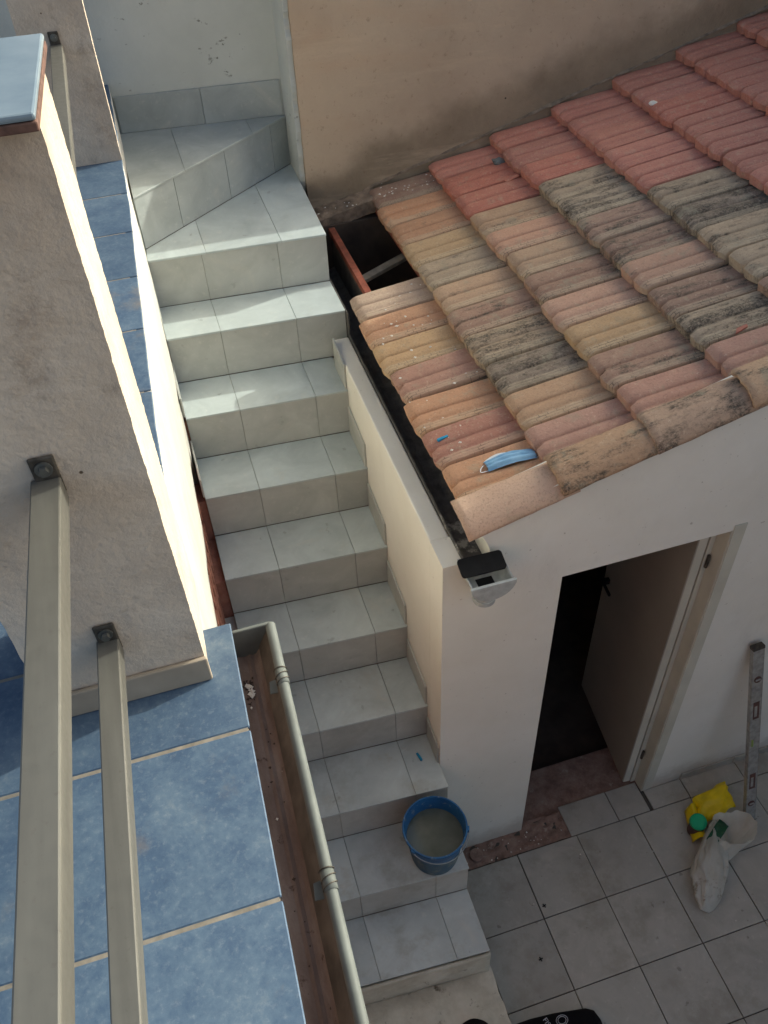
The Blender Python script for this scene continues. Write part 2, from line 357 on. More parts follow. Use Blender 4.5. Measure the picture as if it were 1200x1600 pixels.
# ------------------------------------------------------------------ staircase
st = empty('staircase', (-.35, -1.1, ZF), 'steep outdoor staircase clad in pale grey tiles with a fanned turn at its top', 'staircase')
JX = (-.4775, -.145)
def tilepoly(name, mat, poly, z0, z1, bevel=.0015):
    return MB().prism(poly, 2, z0, z1).build(name, mat, st, bevel=bevel, seg=1)
core = MB()
for k in range(-1, 9):
    xr = .074 if k <= 0 else -.001
    yn, yb, z = -(k+1)*G, -k*G+.15, -k*H
    core.prism([(XL+.002, ysh(yn+.012, XL)), (xr-.003, ysh(yn+.012, xr)), (xr-.003, ysh(yb, xr)), (XL+.002, ysh(yb, XL))], 2, max(z-.45, ZF-.1), z-.0105)
core.prism([(XL+.003, .19), (.098, .80), (.098, .79), (XL+.003, .86)], 2, -.2, ZTOP-.012)
core.prism([(XL+.004, .06), (.070, .02), (.098, .79), (XL+.004, .80)], 2, -.3, H-.013)
core.build('core', 'stair_grout', st)
for k in range(-1, 9):
    xr = .076 if k <= 0 else 0.0
    xs = [XL, JX[0], JX[1], xr]
    z = -k*H; yn = -(k+1)*G; yb = -k*G
    for a, b in zip(xs[:-1], xs[1:]):
        a2, b2 = a+gap*.32, b-gap*.32
        dz = random.uniform(-.0007, .0007)
        if k >= 0:
            p = [(a2, ysh(yn-.007, a2)), (b2, ysh(yn-.007, b2)), (b2, ysh(yb-.001, b2)), (a2, ysh(yb-.001, a2))]
            tilepoly('tread_tile', 'tread_tile', p, z-.010, z+dz)
        zb = -(k+1)*H if k < 8 else -9*H-.0
        p = [(a2, ysh(yn, a2)), (b2, ysh(yn, b2)), (b2, ysh(yn+.009, b2)), (a2, ysh(yn+.009, a2))]
        tilepoly('riser_tile', 'riser_tile', p, zb+.0015, z-.0115, .001)
# winder A: cut tiles between the nosing and the diagonal riser
def clip(poly, a, b, keep):                 # keep side of line x = a (half-plane) for splitting by tile joints
    out = []
    for i in range(len(poly)):
        p, q = poly[i], poly[(i+1) % len(poly)]
        ip, iq = (p[0] > a) == keep or abs(p[0]-a) < 1e-9, (q[0] > a) == keep or abs(q[0]-a) < 1e-9
        if ip: out.append(p)
        if ip != iq:
            t = (a-p[0])/(q[0]-p[0]); out.append((a, p[1]+t*(q[1]-p[1])))
    return out
DL, DR = (XL+.006, .142), (.100, .790)       # diagonal riser line
Apoly = [(XL, ysh(-.007, XL)), (.076, ysh(-.007, .076)), (.097, .788), (DL[0], DL[1])]
cuts = [-2, JX[0]+.02, JX[1]+.02, 2]
for a, b in zip(cuts[:-1], cuts[1:]):
    q = Apoly
    if a > -1: q = clip(q, a+gap*.3, None, True)
    if b < 1: q = clip(q, b-gap*.3, None, False)
    tilepoly('tread_tile', 'tread_tile', q, H-.010, H)
dv = Vector((DR[0]-DL[0], DR[1]-DL[1])); dn = dv.normalized(); nn = Vector((-dn.y, dn.x))
L = dv.length
for s0, s1 in ((0, .24), (.24, .24+TL), (.24+TL, .24+2*TL), (.24+2*TL, L)):
    s1 = min(s1, L)
    if s1-s0 < .01: continue
    a = Vector(DL)+dn*(s0+gap*.5); b = Vector(DL)+dn*(s1-gap*.5)
    p = [tuple(a), tuple(b), tuple(b+nn*.008), tuple(a+nn*.008)]
    tilepoly('riser_tile', 'landing_tile', p, H+.0015, ZTOP-.0115, .001)
def wy(x): return .80-.1*x                  # face of the white wall
Tpoly = [(DL[0], DL[1]-.010), (DR[0], DR[1]-.012), (.098, wy(.098)-.003), (XL+.006, wy(XL+.02)-.003)]
q1 = clip(Tpoly, -.46, None, False); q2 = clip(clip(Tpoly, -.4588, None, True), -.10, None, False); q3 = clip(Tpoly, -.0988, None, True)
for q in (q1, q2, q3): tilepoly('tread_tile', 'landing_tile', q, ZTOP-.010, ZTOP)
for a, b in ((XL+.022, -.29), (-.29, .085)):
    p = [(a+gap*.5, wy(a)-.010), (b-gap*.5, wy(b)-.010), (b-gap*.5, wy(b)-.001), (a+gap*.5, wy(a)-.001)]
    tilepoly('skirting_tile', 'landing_tile', p, ZTOP+.001, ZTOP+.165, .001)
# skirting against the shed wall, one cut tile per step
for k in range(1, 7):
    z = -k*H; y0 = -(k+1)*G+.004; y1 = -k*G-.010
    if k == 1: y1 = -.345
    if k == 6: y0 = YW+.012
    MB().prism([(y0, z+.001), (y1, z+.001), (y1, z+.150), (y0, z+.128)], 0, -.0095, -.0012).build('skirting_tile', 'riser_tile', st, bevel=.001, seg=1)
# skirting on the terrace side
for k in range(-1, 3):
    z = -k*H; y0 = ysh(-(k+1)*G+.004, XL); y1 = ysh(-k*G-.012, XL)
    MB().prism([(y0, z+.001), (y1, z+.001), (y1, z+.12), (y0, z+.10)], 0, XL-.006, XL+.002).build('skirting_tile', 'riser_tile', st, bevel=.001, seg=1)
for k in range(0, 9):
    y0, y1 = ysh(-(k+1)*G+.01, XL), ysh(-k*G+.01, XL)
    MB().prism([(-.80, y0+.0015), (XL-.0005, y0+.0015), (XL-.0005, y1), (-.80, y1)], 2, -k*H-.4, -k*H-.03).build('side_fill', 'brick' if k < 4 else 'lime_plaster', st)
# raw base landing below the last tiled step
b = MB().grid(lambda u, v: (-.72+.735*u+.012*noise.noise((v*9, 3, 0))*u, -2.372-.75*v, -9*H+.010*noise.noise((u*6, v*6, 1))+.004*noise.noise((u*22, v*22, 1))), 30, 30)
me = b.mesh('base_landing', smooth=True)
o = place('base_landing', me, 'concrete', st)
MB().grid(lambda u, v: (.0155+.012*noise.noise((u*9, 3, 0)), -2.40-.75*u, -9*H-.006-.24*v), 30, 2).build('base_landing', 'concrete', st, smooth=True)
mb = MB().grid(lambda u, v: (-.71+.712*u, ysh(-2.3886, -.71+.712*u)-.016-.004*noise.noise((u*9, v*4, 5)), -9*H+(H-.028)*v), 20, 8)
o = place('render_coat', mb.mesh('render_coat', smooth=True), 'concrete', st); sm = o.modifiers.new('solid', 'SOLIDIFY'); sm.thickness = .012

# ------------------------------------------------------------------ back walls
ww = empty('white_wall', (-1, .9, ZF), 'white painted wall with dark flecks behind the top stair landing', 'wall')
m = MB().prism([(-3.2, wy(-3.2)), (.10, wy(.10)), (.10, 1.1), (-3.2, 1.6)], 2, ZF-.2, 2.6); m.build('wall_face', 'white_paint', ww)
bw = empty('ochre_wall', (1.4, .6, ZF), 'ochre brown rendered wall with a damp band above the tiled roof', 'wall')
def by(x): return .52-.03*(x-.5)
m = MB().grid(lambda u, v: (.118+2.5*u, by(.118+2.5*u)+.006*noise.noise((u*9, v*5, 2)), ZF+(1.09-ZF)*v), 40, 40)
m.build('wall_face', 'ochre_render', bw, smooth=True)
MB().prism([(.118, by(.118)+.012), (2.618, by(2.618)+.012), (2.618, 1.1), (.118, 1.1)], 2, ZF-.2, 1.088).build('wall_body', 'ochre_render', bw)
# white painted return between both walls, ragged paint edge
vs = []; N = 110
pts = []
for i in range(N+1):
    z = -.3+i/N*1.5; e = by(.118)-.001+.055*(z < .34)*(.34-z)/.3
    pts.append((e+.016+.022*noise.noise((z*11, 1, 1))+.010*noise.noise((z*37, 1, 1)), z))
poly = [(wy(.1)+.01, -.3)]+pts+[(wy(.1)+.01, 1.2)]
MB().prism(poly, 0, .094, .1175).build('painted_return', 'white_paint', ww)
# unseen wall added to shade the roof; stepped top lets sun reach the treads
o = MB().prism([(-4.8, ZF-.2), (.60, ZF-.2), (.60, 1.27), (.08, 1.27), (.08, 1.37), (-4.8, 1.37)], 0, 2.62, 2.80).build('shade_wall', 'shade_wall_paint', bevel=.01); tag(o, 'unseen cream wall added at the high roof edge to shade the tiles', 'wall')

# ------------------------------------------------------------------ shed
sh = empty('shed', (1.2, -.8, ZF), 'cream painted lean-to shed with a clay tiled roof and an open door', 'shed')
XD0, XD1, ZD = .4586, 1.155, -.3267
arc = [(.118+.05*math.sin(t*math.pi/2)**1.5, .045-.145*t) for t in (0, .2, .4, .6, .8, 1)]
outline = [(0, ZF-.1), (XD0, ZF-.1), (XD0, ZD), (XD1, ZD), (XD1, ZF-.1), (2.6, ZF-.1), (2.6, roofz(2.6)-.02), (.14, roofz(.14)-.02)]+arc+[(.168, -.19), (.072, -.19), (.072, -.112), (0, -.112)]
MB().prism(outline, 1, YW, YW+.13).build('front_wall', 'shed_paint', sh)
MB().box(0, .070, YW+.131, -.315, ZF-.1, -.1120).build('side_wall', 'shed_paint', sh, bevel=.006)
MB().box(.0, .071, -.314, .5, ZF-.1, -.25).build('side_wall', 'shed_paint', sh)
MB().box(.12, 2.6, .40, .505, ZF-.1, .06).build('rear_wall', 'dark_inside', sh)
# rough ledge between the ochre wall and the roof opening
lm = MB()
def fl(u, v):
    x = .100+.345*u; e = .010*noise.noise((u*8, 2, 3))+.004*noise.noise((u*30, 2, 3))
    zt_ = .080+.075*u+.006*noise.noise((u*9, v*6, 7))+.004*noise.noise((u*34, v*12, 7))
    if v < .62: return (x, .530-.115*v/.62+e*v/.62, zt_+.012*(1-v))
    return (x, .415+e-.003*(v-.62), zt_-.065*(v-.62)/.38)
lm.grid(fl, 40, 16)
place('mortar_ledge', lm.mesh('mortar_ledge', smooth=True), 'roof_mortar', sh)
# interior
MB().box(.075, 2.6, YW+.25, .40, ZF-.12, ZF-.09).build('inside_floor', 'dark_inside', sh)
tm = MB().grid(lambda u, v: (XD0-.02+.72*u, YW-.004+.294*v, ZF-.012+.004*noise.noise((u*9, v*7, 0))), 30, 14)
o = place('threshold', tm.mesh('threshold', smooth=True), 'threshold', sh)
MB().box(XD0-.02, XD0+.70, YW+.289, YW+.295, ZF-.11, ZF-.014).build('threshold_edge', 'threshold', sh)
rm = MB().grid(lambda u, v: (.052+.645*u, FY+.004+(YW+.03-FY)*v, ZF-.006+.011*noise.noise((u*16, v*5, 4))+.006*noise.noise((u*40, v*16, 4))), 50, 12)
place('rubble_bed', rm.mesh('rubble_bed', smooth=True), 'threshold', sh)
# door frame and door leaf
fr = MB(); fr.prism([(XD1-.004, ZF), (XD1+.0, ZF), (XD1+.0, ZD), (XD1-.004, ZD)], 1, YW-.002, YW+.128)
fr.box(XD1-.030, XD1-.005, YW+.062, YW+.127, ZF, ZD-.001)
fr.build('door_frame', 'door_frame', sh, bevel=.002)
MB().box(XD1+.001, XD1+.055, YW-.006, YW-.0005, ZF+.002, ZD+.03).build('door_trim', 'door_frame', sh, bevel=.002)
hx, hy = 1.121, YW+.066
da = math.radians(83)
dd = Vector((math.cos(math.radians(180)-da)*-1, math.sin(da), 0)); dd = Vector((.105, .994, 0)).normalized(); dnrm = Vector((-dd.y, dd.x, 0))
P0 = Vector((hx, hy, 0))
def leafbox(u0, u1, t0, t1, z0, z1):
    c = [P0+dd*u+dnrm*t for u, t in ((u0, t0), (u1, t0), (u1, t1), (u0, t1))]
    return MB().hexa([(p.x, p.y, z0) for p in c], [(p.x, p.y, z1) for p in c])
leaf = leafbox(0, .635, 0, .042, ZF+.012, ZD-.012).build('door', 'door_paint', sh, bevel=.003)
leafbox(-.0025, -.0005, .004, .038, ZF+.014, ZD-.014).build('edge_band', 'door_frame', leaf)
leafbox(.565, .59, .043, .072, -1.33, -1.30).build('handle', 'black_plastic', leaf, bevel=.004)
leafbox(.485, .59, .072, .084, -1.325, -1.308).build('handle_lever', 'black_plastic', leaf, bevel=.003)
for z in (-.55, -2.05):
    MB().tube([(XD1-.016, YW+.056, z-.035), (XD1-.016, YW+.056, z+.035)], .007).build('hinge', 'dark_steel', leaf)
# skirting pieces at the foot of the front wall
for x0, x1, hgt in ((1.385, 1.70, .055), (1.705, 2.03, .055)):
    MB().box(x0, x1, YW-.010, YW-.001, ZF+.001, ZF+hgt).build('skirting_tile', 'floor_tile', sh, bevel=.001, seg=1)

# roof
roof = MB()
sl = .286
def deckpiece(x0, x1, y0, y1, t=.02, d=-.075):
    roof.hexa([(x0, y0, roofz(x0)+d-t), (x1, y0, roofz(x1)+d-t), (x1, y1, roofz(x1)+d-t), (x0, y1, roofz(x0)+d-t)],
              [(x0, y0, roofz(x0)+d), (x1, y0, roofz(x1)+d), (x1, y1, roofz(x1)+d), (x0, y1, roofz(x0)+d)])
deckpiece(.185, 2.6, YW+.131, -.30); deckpiece(.455, 2.6, -.30, .40)
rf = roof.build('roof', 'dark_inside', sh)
WID = .196; PITCHX = .320; X0 = .088; LEN = .395; MT = .122
ang = math.atan(MT)
prof = [(0.0, -.030), (.0015, .004), (.005, .016), (.012, .0225), (.024, .0255), (.068, .0255), (.082, .0235), (.0885, .0195), (.0915, .0145), (.096, .0140), (.1005, .0165), (.107, .0205),
        (.118, .0225), (.132, .0215), (.141, .0180), (.1445, .0150), (.150, .0145), (.153, .0160), (.158, .0160), (.161, .0140), (.1645, .0152), (.170, .0152), (.173, .0135), (.179, .0122), (.1822, .008), (.1838, -.006), (.1842, -.030)]
def scal(v):                                  # the nose is scalloped in plan: rolls reach further down than grooves
    return .016*math.exp(-((v-.097)/.007)**2)+.013*max(0, 1-v/.012)**1.5+.010*min(1, max(0, (v-.138)/.03))+.010*max(0, (v-.170)/.015)
def tile_mesh(seed, chip=0.):
    rnd = random.Random(seed); m = MB(); us = [0, .004, .011, .022, .036, .06, .10, .18, .28, LEN]
    def top(u, y, z):
        d = 0.0
        if u < .036: d = -(1-u/.036)**2*.015
        wob = .0022*noise.noise((u*9+seed*7, y*16, seed))
        ch = -chip*.02*max(0, noise.noise((y*35+seed, seed*3.1, 0)))*(u < .02)
        return z+d+wob+ch
    vs = []; n = len(prof)
    for u in us:
        nose = .006*noise.noise((seed*5.1, u*2, 0))
        for (v, z) in prof:
            uu = u+scal(v)*max(0, 1-u/.05)+.004*noise.noise((v*30, seed, 9))*(u < .02)
            vs.append((uu, -v, top(u, v, z)))
    fs = [(i*n+j, i*n+j+1, (i+1)*n+j+1, (i+1)*n+j) for i in range(len(us)-1) for j in range(n-1)]
    o = len(vs)
    for u in (0, LEN):
        for (v, z) in prof: vs.append((u+(scal(v)+.005)*(u == 0), -v, min(z-.030, -.030) if u == 0 else z-.016))
    fs += [(o+j, o+n+j, o+n+j+1, o+j+1) for j in range(n-1)]
    fs += [(j, o+j, o+j+1, j+1) for j in range(n-1)] + [((len(us)-1)*n+j, (len(us)-1)*n+j+1, o+n+j+1, o+n+j) for j in range(n-1)]
    k = (len(us)-1)
    m.add(vs, fs); me = m.mesh('roof_tile', smooth=True)
    me.materials.append(MAT['roof_tile'])
    sm_ = me.attributes.new('sharp_edge', 'BOOLEAN', 'EDGE') if 'sharp_edge' not in me.attributes else me.attributes['sharp_edge']
    return me
TM = [tile_mesh(i+1, chip=.5 if i % 2 else .1) for i in range(8)]
RED, RED2 = lin(184, 100, 84), lin(190, 114, 98); TAN, ORG, YEL, PNK, GRY, BRN = lin(180, 146, 116), lin(184, 134, 100), lin(184, 152, 112), lin(182, 140, 118), lin(162, 146, 124), lin(146, 115, 100)
PAL = {'R': (RED, .12), 'r': (RED2, .14), 'T': (TAN, .54), 'O': (ORG, .46), 'Y': (YEL, .48), 'P': (PNK, .55), 'G': (GRY, .66), 'B': (BRN, .72), 'D': (GRY, .78), 'X': (lin(132, 120, 106), .84), 'p': (lin(168, 124, 110), .52), 'W': (lin(188, 160, 138), .25), 'q': (lin(156, 100, 88), .30)}
rows = {0: '...WOYpOqO', 1: 'OOYGTBDXTp', 2: 'RRTPTBPYBp', 3: 'rRDDBBPBDp', 4: 'rrrrDXDGBB', 5: 'rRrrrrrDXD', 6: 'rrrRrrrrrr', 7: 'rrrrrrrrrr'}
Y0 = .305
for c in range(8):
    xn = X0+c*PITCHX
    for k in range(-1, 10):
        ch = rows[c][k] if k >= 0 else ('r' if c > 1 else '.')
        if ch == '.': continue
        o = bpy.data.objects.new('roof_tile', random.choice(TM)); COL.objects.link(o)
        j = random.uniform
        o.location = (xn+j(-.010, .010), Y0-k*WID+j(-.002, .002), roofz(xn)-.024+j(-.004, .004))
        o.rotation_euler = (j(-.014, .014), -ang+j(-.014, .014), j(-.014, .014))
        if k == -1: o.location.z += .006; o.scale = (1, .93, 1)
        col, li = PAL[ch]; q = j(1.0, 1.26); h_ = j(-.05, .05)
        o.color = (col[0]*q*(1+h_), col[1]*q, col[2]*q*(1-h_), max(0, li+j(-.05, .05)))
        o.parent = rf
# mortared first piece by the opening, half buried
for q_, (dy, dz_) in enumerate(((0, 0),)):
    o = bpy.data.objects.new('roof_tile', TM[3]); COL.objects.link(o); o.location = (X0+PITCHX+.004, Y0+WID-.004, roofz(X0+PITCHX)-.012); o.rotation_euler = (.05, -ang, .02); o.color = (*lin(146, 112, 96), .35); o.parent = rf
mm = MB().grid(lambda u, v: (.40+2.2*u, by(.40+2.2*u)+.012-.035*v*(.7+.5*noise.noise((u*30, 0, 5))), roofz(.40+2.2*u)+.016-.014*v+.003*noise.noise((u*50, v*3, 8))), 160, 5)
place('mortar_fillet', mm.mesh('mortar_fillet', smooth=True), 'roof_mortar', rf)
# verge tiles: long barrel tiles along the front edge
def verge_mesh(seed):
    m = MB(); N1, N2 = 14, 12
    def f(u, v):
        a = math.pi*(.02+.62*v); r = .098*(1-.10*u)
        y = -math.cos(a)*-1; L_ = .395*u
        yy = math.cos(a)*r; zz = math.sin(a)*r*.72
        wob = .004*noise.noise((u*5+seed, v*6, seed))+.0015*noise.noise((u*22+seed, v*18, seed))
        ed = .006*noise.noise((v*7, seed*2, 1)) if u == 0 else 0
        return (L_+ed, yy, zz+wob)
    m.grid(f, N1, N2); me = m.mesh('verge_tile', smooth=True); me.materials.append(MAT['roof_tile']); return me
VC = [(lin(196, 164, 142), .40), (lin(170, 136, 106), .74), (lin(168, 140, 118), .80), (lin(178, 146, 116), .70), (lin(170, 140, 116), .6), (lin(180, 140, 120), .4), (lin(180, 140, 120), .4), (lin(180, 140, 120), .3)]
for c in range(8):
    xn = X0-.012+c*PITCHX
    me = verge_mesh(c+1)
    o = bpy.data.objects.new('verge_tile', me); COL.objects.link(o)
    o.location = (xn, YW+.060, roofz(xn)-.038+.008*(c % 2)); o.rotation_euler = (0, -math.atan(.245), 0); o.scale = (1, -1, 1)
    s_ = o.modifiers.new('s', 'SOLIDIFY'); s_.thickness = .013; s_.offset = -1
    col, li = VC[c]; o.color = (col[0]*1.2, col[1]*1.2, col[2]*1.2, li)
    o.parent = rf
# plaster closing the gap under the verge
vm = MB().grid(lambda u, v: (.13+2.45*u, YW-.001-.016*(1-v)*v*4*0-.004*noise.noise((u*30, v*3, 2)), roofz(.13+2.45*u)-.030+.028*v+.006*noise.noise((u*40, 0, 1))), 80, 3)
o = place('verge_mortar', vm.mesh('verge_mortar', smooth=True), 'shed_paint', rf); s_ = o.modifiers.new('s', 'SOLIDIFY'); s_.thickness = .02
# battens visible through the missing tiles
def bar(name, mat, a, b, w_, h_):
    a, b = Vector(a), Vector(b); t = (b-a).normalized(); s_ = t.cross(Vector((0, 0, 1))).normalized()*w_/2; u_ = Vector((0, 0, h_/2))
    lo = [a-s_-u_, a+s_-u_, b+s_-u_, b-s_-u_]; hi = [a-s_+u_, a+s_+u_, b+s_+u_, b-s_+u_]
    return MB().hexa(lo, hi).build(name, mat, rf, bevel=.003)
bar('batten', 'red_batten', (.193, .42, .035), (.193, -.34, .035), .032, .03)
bar('batten', 'red_batten', (.445, .42, .085), (.445, -.34, .085), .032, .03)
bar('cross_board', 'grey_board', (.20, -.02, -.03), (.50, .10, -.0), .045, .02)
# eaves trough (dark lined) between side wall and tiles
tr = MB().prism([(.072, -.185), (.078, -.185), (.078, -.100), (.072, -.100)], 1, YW+.001, -.314)
tr.prism([(.077, -.185), (.082, -.185), (.082, .0), (.077, .0)], 1, -.313, .40)
tr.grid(lambda u, v: (.073+.125*u, YW-.0+2.15*v, -.172+.02*(2*u-1)**2+.006*noise.noise((u*4, v*40, 3))), 8, 60)
tr.prism([(.190, -.185), (.197, -.185), (.197, .015), (.190, .015)], 1, YW+.13, .40)
tr.build('eaves_trough', 'bitumen', sh)

# ------------------------------------------------------------------ rainwater outlet and black slab
ho = empty('gutter_outlet', (.14, YW-.10, -.32), 'grey plastic gutter outlet with rounded end cap on the shed corner', 'gutter outlet')
cx, rr, zt = .128, .074, -.098
def half(r, y0, y1, n=14):
    m = MB(); m.grid(lambda u, v: (cx-r*math.cos(math.pi*u), y0+(y1-y0)*v, zt-r*math.sin(math.pi*u)*.95), n, 2); return m
o = place('half_pipe', half(rr, YW+.01, YW-.125).mesh('half_pipe', smooth=True), 'pvc_grey', ho); s_ = o.modifiers.new('s', 'SOLIDIFY'); s_.thickness = .004
capm = MB().prism([(cx-(rr+.006)*math.cos(math.pi*i/16), zt+.004-(rr+.006)*math.sin(math.pi*i/16)*.95) for i in range(17)], 1, YW-.137, YW-.126); capm.build('end_cap', 'pvc_grey', ho, bevel=.002)
MB().tube([(cx-.004, YW-.070, zt-.066), (cx-.004, YW-.070, zt-.135)], .036, 24, caps=False).build('spout', 'pvc_grey', ho, smooth=True)
MB().tube([(cx-.004, YW-.070, zt-.120), (cx-.004, YW-.070, zt-.140)], .040, 24).build('spout_collar', 'pvc_grey', ho, bevel=.002)
MB().prism([(cx-.03, YW-.095), (cx+.03, YW-.095), (cx+.03, YW-.045), (cx-.03, YW-.045)], 2, zt-.064, zt-.060).build('drain_hole_shade', 'hole_shade', ho)  # black plate painted in for the shade inside the outlet hole
sl_ = MB()
corners = []
for (sx, sy) in ((1, 1), (-1, 1), (-1, -1), (1, -1)):
    for i in range(6):
        a0 = {(1, 1): 0, (-1, 1): 90, (-1, -1): 180, (1, -1): 270}[(sx, sy)]+i*18
        corners.append((sx*(.079-.012)+.012*math.cos(math.radians(a0)), sy*(.034-.012)+.012*math.sin(math.radians(a0))))
sl_.prism(corners, 2, -.005, .005)
o = sl_.build('black_slab', 'black_plastic', bevel=.0015); o.location = (.117, YW-.052, zt+.020); o.rotation_euler = (.34, .05, .02)
tag(o, 'flat black slab with rounded corners lying over the gutter outlet', 'slab')

# ------------------------------------------------------------------ terrace on the left
te = empty('terrace', (-1.4, -2, ZF), 'blue tiled terrace with a whitewashed side wall along the stairs', 'terrace')
def tx(y):                                   # plan of the terrace edge / side wall face
    P = [(.95, -.690), (-.04, -.704), (-.45, -.713), (-.92, -.735), (-1.16, -.744), (-1.43, -.755), (-1.73, -.766), (-2.0, -.771), (-2.42, -.772), (-5, -.772)]
    for (a, xa), (b, xb) in zip(P[:-1], P[1:]):
        if y >= b: t = (a-y)/(a-b); return xa+(xb-xa)*t
    return P[-1][1]
# masonry body
def fbody(u, v):
    y = .86-4.9*u if u < 1 else -4.04
    return (tx(y)-.022, y, ZF-.2+(ZT-.02-ZF+.2)*v)
MB().grid(fbody, 60, 2).build('masonry', 'brick', te)
MB().box(-3.4, -.80, -5.0, .9, ZF-.2, ZT-.022).build('body', 'grout', te)
# white plaster coat, ending in a ragged lower edge
def zlow(y):
    if y > -.62: return -.55
    if y > -2.25: return -.30-.30*min(1, max(0, (-y-.62)/.5))*0-.02*math.sin(y*9)-.10*noise.noise((y*3, 0, 0))
    return -1.2
def fpl(u, v):
    y = .86-3.27*u
    zt_ = ZT-.004-.012*abs(noise.noise((y*5, 4, 0)))
    z = zlow(y)+(zt_-zlow(y))*v
    return (tx(y)+.002*noise.noise((y*11, z*9, 0))+.006*noise.noise((y*2.6, z*1.5, 5))*(1-v)-.0035+.010*noise.noise((y*2.2, 0, 9))*v*v-.004*v, y, z)
o = place('plaster_coat', MB().grid(fpl, 160, 24).mesh('plaster_coat', smooth=True), 'lime_plaster', te); s_ = o.modifiers.new('s', 'SOLIDIFY'); s_.thickness = .018; s_.offset = 1 
# bricks that show below the plaster
bm_ = MB().box(-.005, .005, -.118, .118, -.026, .026).mesh('brick', bevel=.003, seg=1); bm_.materials.append(MAT['brick'])
for r_ in range(14):
    z = -.36-.066*r_
    for i in range(6):
        y = -.72-.25*i-(.125 if r_ % 2 else 0)
        o = bpy.data.objects.new('brick', bm_); COL.objects.link(o); o.location = (tx(y)-.020, y, z)
        o.parent = te; o.matrix_parent_inverse = Matrix.Translation(-Vector(te.location))
# floor bed and tiles
MB().prism([(-3.4, -5), (-.780, -5), (-.704, -2.425), (-.785, -2.424), (-.785, -1.6), (-.765, -1.0), (-.735, -.3), (-.715, .86), (-3.4, .86)], 2, ZT-.021, ZT-.002).build('mortar_bed', 'sand_grout', te)
def terr_tile(x0, x1, y0, y1, edge=False):
    gq = .0035
    if edge:
        poly = [(x0+gq, y0+gq)]+[(tx(y0+(y1-y0)*t)-.004+.004*noise.noise((y0*7+t*9, 0, 3)), y0+(y1-y0)*t) for t in (.01, .25, .5, .75, .99)]+[(x0+gq, y1-gq)]
        m = MB().prism(poly, 2, ZT-.009, ZT)
    elif x1 > -.71: m = MB().prism([(x0+gq, y0+gq), (-.700-.029*(-2.42-y0), y0+gq), (-.700-.029*(-2.42-y1), y1-gq), (x0+gq, y1-gq)], 2, ZT-.009, ZT)
    else: m = MB().box(x0+gq, x1-gq, y0+gq, y1-gq, ZT-.009, ZT)
    m.build('floor_tile', 'blue_tile', te, bevel=.002, seg=1)
XJ = [-.708, -1.052, -1.364, -1.676, -1.99]
ys_near = [-2.421, -2.673, -2.985, -3.297, -3.609, -3.92, -4.23]
for i in range(4):
    for a, b in zip(ys_near[:-1], ys_near[1:]): terr_tile(XJ[i+1], XJ[i], b, a)
ys_far = [.86, .60, .29, -.03, -.341, -.652, -.963, -1.274, -1.585, -1.896, -2.207, -2.421]
for i in range(4):
    for a, b in zip(ys_far[:-1], ys_far[1:]): terr_tile(XJ[i+1], XJ[i], b, a, edge=(i == 0))

# pillars
def pillar(loc, label, x0, x1, y0, y1, zt_, skew=0., seed=1):
    p = empty('railing_pillar', loc, label, 'pillar', 'stucco pillars on the terrace edge')
    m = MB(); NZ = 150; NX = 14
    ring = [(x0+(x1-x0)*i/NX, y0) for i in range(NX)]+[(x1, y0+(y1-y0)*i/NX) for i in range(NX)]+[(x1+(x0-x1)*i/NX, y1) for i in range(NX)]+[(x0, y1+(y0-y1)*i/NX) for i in range(NX)]
    k = len(ring)
    cxx, cyy = (x0+x1)/2, (y0+y1)/2
    vs = []
    for j in range(NZ+1):
        z = ZT+(zt_-ZT)*j/NZ
        for (x, y) in ring:
            rx, ry = abs(x-cxx)/((x1-x0)/2), abs(y-cyy)/((y1-y0)/2)
            cr = 0
            q = noise.noise_vector((x*14, y*14, z*14+seed))*.0010+noise.noise_vector((x*85, y*85, z*85+seed))*.0010
            x += skew*(y-y0)
            vs.append((x-cr*(1 if x > cxx else -1)+q.x, y-cr*(1 if y > cyy else -1)+q.y, z))
    fs = [(j*k+i, j*k+(i+1) % k, (j+1)*k+(i+1) % k, (j+1)*k+i) for j in range(NZ) for i in range(k)]+[tuple(range(NZ*k, NZ*k+k))]
    m.add(vs, fs); place('shaft', m.mesh('shaft', smooth=True), 'stucco', p)
    return p
pil = pillar((-.90, -2.40, ZT), 'near stucco pillar with a glazed blue cap tile and two rails bolted on', -1.046, -.7575, -2.538, -2.290, 1.722, skew=.022)
MB().box(-1.06, -.7535, -2.549, -2.5395, ZT+.001, ZT+.066).build('skirting_tile', 'skirting', pil, bevel=.003)
MB().prism([(-1.075, -2.566), (-.7560, -2.570), (-.7405, -2.288), (-1.075, -2.275)], 2, 1.723, 1.7335).build('cap_tile', 'terracotta_edge', pil, bevel=.002)
MB().prism([(-1.075, -2.5655), (-.7563, -2.5695), (-.7408, -2.2885), (-1.075, -2.2755)], 2, 1.7340, 1.7420).build('cap_glaze', 'cap_glaze', pil, bevel=.003)
pf = pillar((-.9, .1, ZT), 'far stucco pillar beside the top landing, one rail bolted on', -.952, -.7080, -.034, .26, 1.75, seed=5)
MB().box(-.97, -.69, -.06, .28, 1.752, 1.775).build('cap_tile', 'terracotta_edge', pf, bevel=.003)
